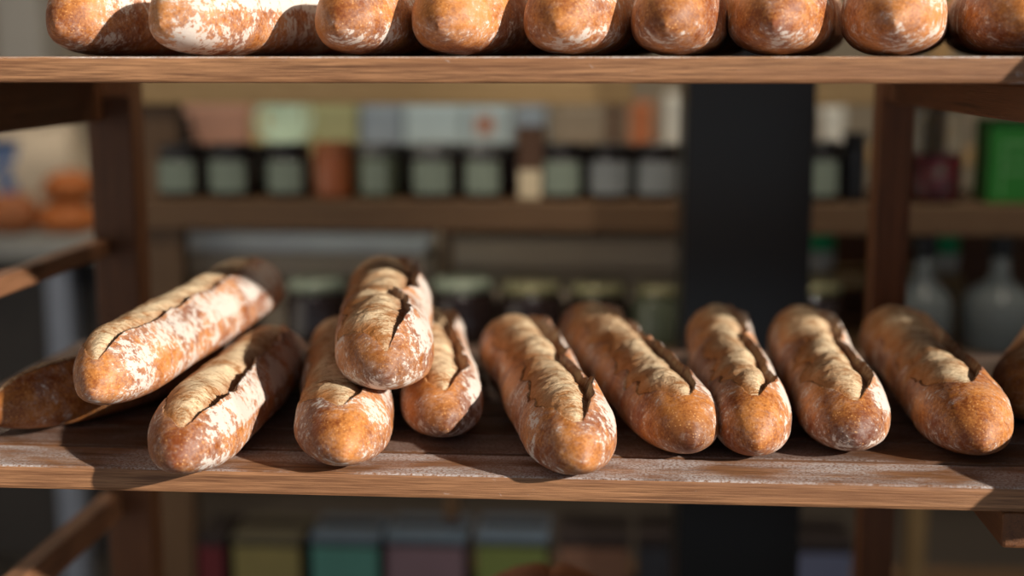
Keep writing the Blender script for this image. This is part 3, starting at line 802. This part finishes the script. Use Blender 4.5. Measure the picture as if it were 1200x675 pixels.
# ------------------------------------------------------------------ goods on a wall shelf beyond
WY = 3.55
wz = float(at(500, 176, WY)[2])
ws = empty('wall_shelf', (-0.2, WY+0.13, wz-0.03), 'pale wall shelf far behind the jars with cartons and bags', 'shelf')
box('board', -1.15, 1.5, -0.15, 0.15, 0, 0.03, M['tan'], ws, 0.003)
for bx in (-1.0, 0.0, 1.0, 1.4):
    box('bracket', bx-0.012, bx+0.012, -0.10, 0.15, -0.12, 0.0, M['steel'], ws, 0.002)
far_goods = [
 (206, 288, 122, 'pink_card', 'dusty pink carton on the far wall shelf, leftmost'),
 (291, 312, 130, 'yellow_card', 'narrow pale yellow carton on the far wall shelf beside the pink carton'),
 (352, 415, 120, 'khaki_bag', 'khaki green bag on the far wall shelf behind the orange-brown jar'),
 (420, 468, 122, 'bluegrey', 'blue-grey carton on the far wall shelf above the grey-lidded jars'),
 (472, 540, 121, 'ice', 'ice blue carton on the far wall shelf, left of the one with a red mark'),
 (543, 596, 120, 'ice', 'ice blue carton with a reddish mark on the far wall shelf'),
 (602, 638, 124, 'bluegrey', 'small blue-grey carton right of the ice blue cartons on the far wall shelf'),
 (650, 706, 124, 'greige', 'greige carton on the far wall shelf above the right group of jars'),
 (712, 728, 112, 'brown_card', 'thin dark brown carton on the far wall shelf'),
 (738, 766, 120, 'terracotta', 'terracotta coloured pack on the far wall shelf, left of the white one'),
 (780, 806, 110, 'white_plastic', 'white pack on the far wall shelf beside the steel column'),
 (938, 962, 128, 'greige', 'narrow beige pack on the far wall shelf right of the steel column'),
 (966, 992, 124, 'white_plastic', 'white pack on the far wall shelf right of the steel column'),
 (1070, 1128, 96, 'bluegrey', 'tall blue-grey carton on the far wall shelf right of the right post'),
]
for (a, b, yt, m, lab) in far_goods:
    x0, x1 = pxw(a, WY, 150), pxw(b, WY, 150); zt = float(at((a+b)/2, yt, WY)[2]); h = zt-wz
    c = empty('carton', ((x0+x1)/2, WY+0.09, wz), lab, 'carton', 'goods on the far wall shelf')
    w = (x1-x0)/2
    box('body', -w, w, -0.06, 0.06, 0, h*0.9, M[m], c, 0.004)
    # gabled top
    bm = bmesh.new(); vs = [bm.verts.new(p) for p in ((-w, -0.06, h*0.9), (w, -0.06, h*0.9), (w, 0.06, h*0.9), (-w, 0.06, h*0.9), (-w, 0, h), (w, 0, h))]
    for f in ((0, 1, 5, 4), (2, 3, 4, 5), (0, 4, 3), (1, 2, 5), (0, 3, 2, 1)): bm.faces.new([vs[i] for i in f])
    me = bpy.data.meshes.new('gable_top'); bm.to_mesh(me); bm.free(); link('gable_top', me, M[m], c)
    if 'reddish' in lab: box('red_mark', -w*0.5, w*0.3, -0.062, -0.0603, h*0.35, h*0.7, M['terracotta'], c)
# mint plate standing on edge
mp_ = at(330, 150, WY)
pl = lathe('ceramic_plate', [(0, 0), (0.05, 0), (0.075, 0.012), (0.077, 0.014), (0.074, 0.016), (0.05, 0.005), (0, 0.005)], M['mint'])
pl.location = (mp_[0], WY+0.04, wz+0.077); pl.rotation_euler = (math.radians(82), 0, 0)
tag(pl, 'pale mint green plate standing on edge on the far wall shelf', 'plate')
# dark bottle before the pink carton
db = empty('dark_bottle', (pxw(211, WY-0.06, 150), WY+0.0, wz), 'small dark bottle in front of the dusty pink carton', 'bottle')
lathe('glass_body', [(0, 0), (0.022, 0), (0.022, 0.045), (0.010, 0.065), (0.010, 0.08), (0, 0.08)], M['jam_dark'], db)
lathe('stopper', [(0, 0.08), (0.012, 0.08), (0.012, 0.095), (0, 0.095)], M['black'], db)

# ------------------------------------------------------------------ counter at the far left
KY = 3.0
kz = float(at(40, 280, KY)[2])
kx0, kx1 = -1.75, pxw(150, KY, 290)
ct = empty('bread_counter', ((kx0+kx1)/2, KY+0.3, 0), 'grey-topped counter at the far left behind the rack', 'counter')
kw = (kx1-kx0)/2
box('counter_top', -kw, kw, -0.30, 0.30, kz-0.05, kz, M['counter_top'], ct, 0.004)
box('front_panel', -kw+0.03, kw-0.03, -0.20, -0.17, 0.08, kz-0.05, M['counter'], ct, 0.003)
lx = pxw(65, KY, 380)-(kx0+kx1)/2
for x in (lx, -kw+0.03):
    box('leg', x-0.028, x+0.028, -0.28, -0.225, 0, kz-0.05, M['leg_blue'], ct, 0.004)
    box('leg', x-0.028, x+0.028, 0.22, 0.275, 0, kz-0.05, M['leg_blue'], ct, 0.004)
bx1 = pxw(75, KY+0.1, 240); bx2 = pxw(14, KY+0.1, 240)
boule('round_loaf', (bx1, KY+0.12, kz), 0.072, 0.085, M['boule'], 'golden round loaf on the far left counter, lower of the stacked pair beside the post', 6, 'round loaves on the counter')
boule('round_loaf', (bx1+0.004, KY+0.125, kz+0.076), 0.062, 0.075, M['boule'], 'golden round loaf stacked on top of another beside the left post', 7, 'round loaves on the counter', 0.4)
boule('round_loaf', (bx2, KY+0.10, kz), 0.066, 0.10, M['boule_dark'], 'brown round loaf on the counter at the left edge of the photo', 8, 'round loaves on the counter', 0.9)
# cream sack behind
sk = empty('paper_sack', (pxw(48, KY+0.38, 200), KY+0.36, kz), 'cream paper flour sack standing behind the round loaves on the counter', 'sack')
bm = bmesh.new(); bm_box(bm, -0.10, 0.10, -0.06, 0.06, 0, 0.245)
bmesh.ops.subdivide_edges(bm, edges=bm.edges[:], cuts=7, use_grid_fill=True)
for v in bm.verts:
    k = v.co.z/0.245
    bulge = 1+0.16*math.sin(PI*min(1, k*1.1))
    v.co.x *= bulge; v.co.y *= bulge*(1-0.75*max(0, k-0.7)/0.3)
    v.co.x += 0.006*math.sin(v.co.z*60+v.co.y*40); v.co.y += 0.005*math.sin(v.co.x*70+v.co.z*50)
me = bpy.data.meshes.new('sack_body'); bm.to_mesh(me); bm.free()
link('sack_body', me, M['sack'], sk, True)
box('folded_top', -0.10, 0.10, -0.022, 0.012, 0.235, 0.262, M['sack'], sk, 0.004)
bb = empty('blue_carton', (pxw(2, KY+0.3, 190), KY+0.33, kz), 'blue carton at the left edge behind the brown round loaf', 'carton')
box('body', -0.04, 0.04, -0.04, 0.04, 0, 0.20, M['blue_box'], bb, 0.003)
box('flap', -0.04, 0.04, -0.042, 0.042, 0.20, 0.212, M['navy'], bb, 0.003)

# ------------------------------------------------------------------ room
def structure(o): o['kind'] = 'structure'; return o
structure(box('floor', -2.6, 3.0, -0.6, 4.6, -0.1, 0.0, M['floor']))
structure(box('wall_back', -2.6, 3.0, 4.6, 4.7, 0, 3.0, M['wall']))
structure(box('wall_left', -2.7, -2.6, -0.6, 4.7, 0, 3.0, M['wall_grey']))
structure(box('wall_right', 3.0, 3.1, -0.30, 4.7, 0, 3.0, M['wall_grey']))
structure(box('wall_front', -2.7, 3.1, -0.6, -0.5, 2.66, 3.0, M['wall']))  # unseen header added to keep the sun off the display behind
structure(box('ceiling', -2.7, 3.1, -0.6, 4.7, 3.0, 3.1, M['ceiling']))
pil = structure(box('trim_1', at(-6, 40, 4.4)[0], at(50, 40, 4.4)[0], 4.4, 4.6, 0, 3.0, M['wall_grey'], None, 0.004))

# ------------------------------------------------------------------ light
w = bpy.data.worlds.new('world'); scene.world = w; w.use_nodes = True
bg = w.node_tree.nodes['Background']
bg.inputs[0].default_value = (0.80, 0.89, 1.0, 1); bg.inputs[1].default_value = 0.36
sl = bpy.data.lights.new('sun', 'SUN'); sl.energy = 6.6; sl.angle = math.radians(1.1); sl.color = (1.0, 0.93, 0.83)
so = bpy.data.objects.new('sun', sl); COL.objects.link(so)
AZ, EL = math.radians(57), math.radians(20.5)
sd = Vector((-math.sin(AZ)*math.cos(EL), math.cos(AZ)*math.cos(EL), -math.sin(EL)))
so.rotation_euler = sd.to_track_quat('-Z', 'Y').to_euler(); so.location = (2, -2, 2.8)
def lamp(x, y, p, lab):  # unseen ceiling lamps added to brighten the goods behind the rack
    e = empty('added_ceiling_lamp', (x, y, 2.95), lab, 'lamp')
    lathe('lamp_housing', [(0, 0.05), (0.16, 0.05), (0.17, 0.0), (0.15, -0.005), (0.15, 0.02), (0, 0.02)], M['lamp_metal'], e)
    al = bpy.data.lights.new('lamp_light', 'AREA'); al.shape = 'DISK'; al.size = 0.28; al.energy = p; al.color = (1.0, 0.86, 0.68)
    ao = bpy.data.objects.new('lamp_light', al); COL.objects.link(ao); ao.parent = e; ao.location = (0, 0, -0.01)
lamp(-1.3, 2.9, 15, 'added white fill lamp above the left counter')
lamp(-0.25, 1.78, 12, 'added white fill lamp between the bread rack and the display shelving')
lamp(0.85, 1.85, 10, 'added white fill lamp above the right end of the display shelving')
lamp(0.5, 3.0, 12, 'added white fill lamp above the far wall shelf')

def spot(x, y, p, tx, lab):  # unseen spotlights added to lift the display shelving
    z = 2.86
    e = empty('added_spotlight', (x, y, z), lab, 'lamp')
    tgt = Vector((tx, 2.30, 1.08)); d = (tgt-Vector((x, y, z))).normalized()
    q = d.to_track_quat('-Z', 'Y')
    h = lathe('spot_housing', [(0, 0.14), (0.03, 0.14), (0.045, 0.12), (0.05, 0.0), (0.046, 0.0), (0.042, 0.10), (0, 0.10)], M['lamp_metal'], e)
    h.rotation_euler = q.to_euler()
    box('ceiling_mount', -0.02, 0.02, -0.02, 0.02, 0.10, 0.14, M['lamp_metal'], e, 0.003)
    l = bpy.data.lights.new('spot_light', 'SPOT'); l.energy = p; l.spot_size = math.radians(42); l.spot_blend = 0.5
    l.color = (1.0, 0.90, 0.76); l.shadow_soft_size = 0.03
    o = bpy.data.objects.new('spot_light', l); COL.objects.link(o); o.parent = e; o.rotation_euler = q.to_euler(); o.location = d*0.02
spot(-0.55, 0.60, 55, -0.40, 'added fill spotlight aimed at the left part of the display shelving')
spot(0.55, 0.60, 70, 0.50, 'added fill spotlight aimed at the right part of the display shelving')
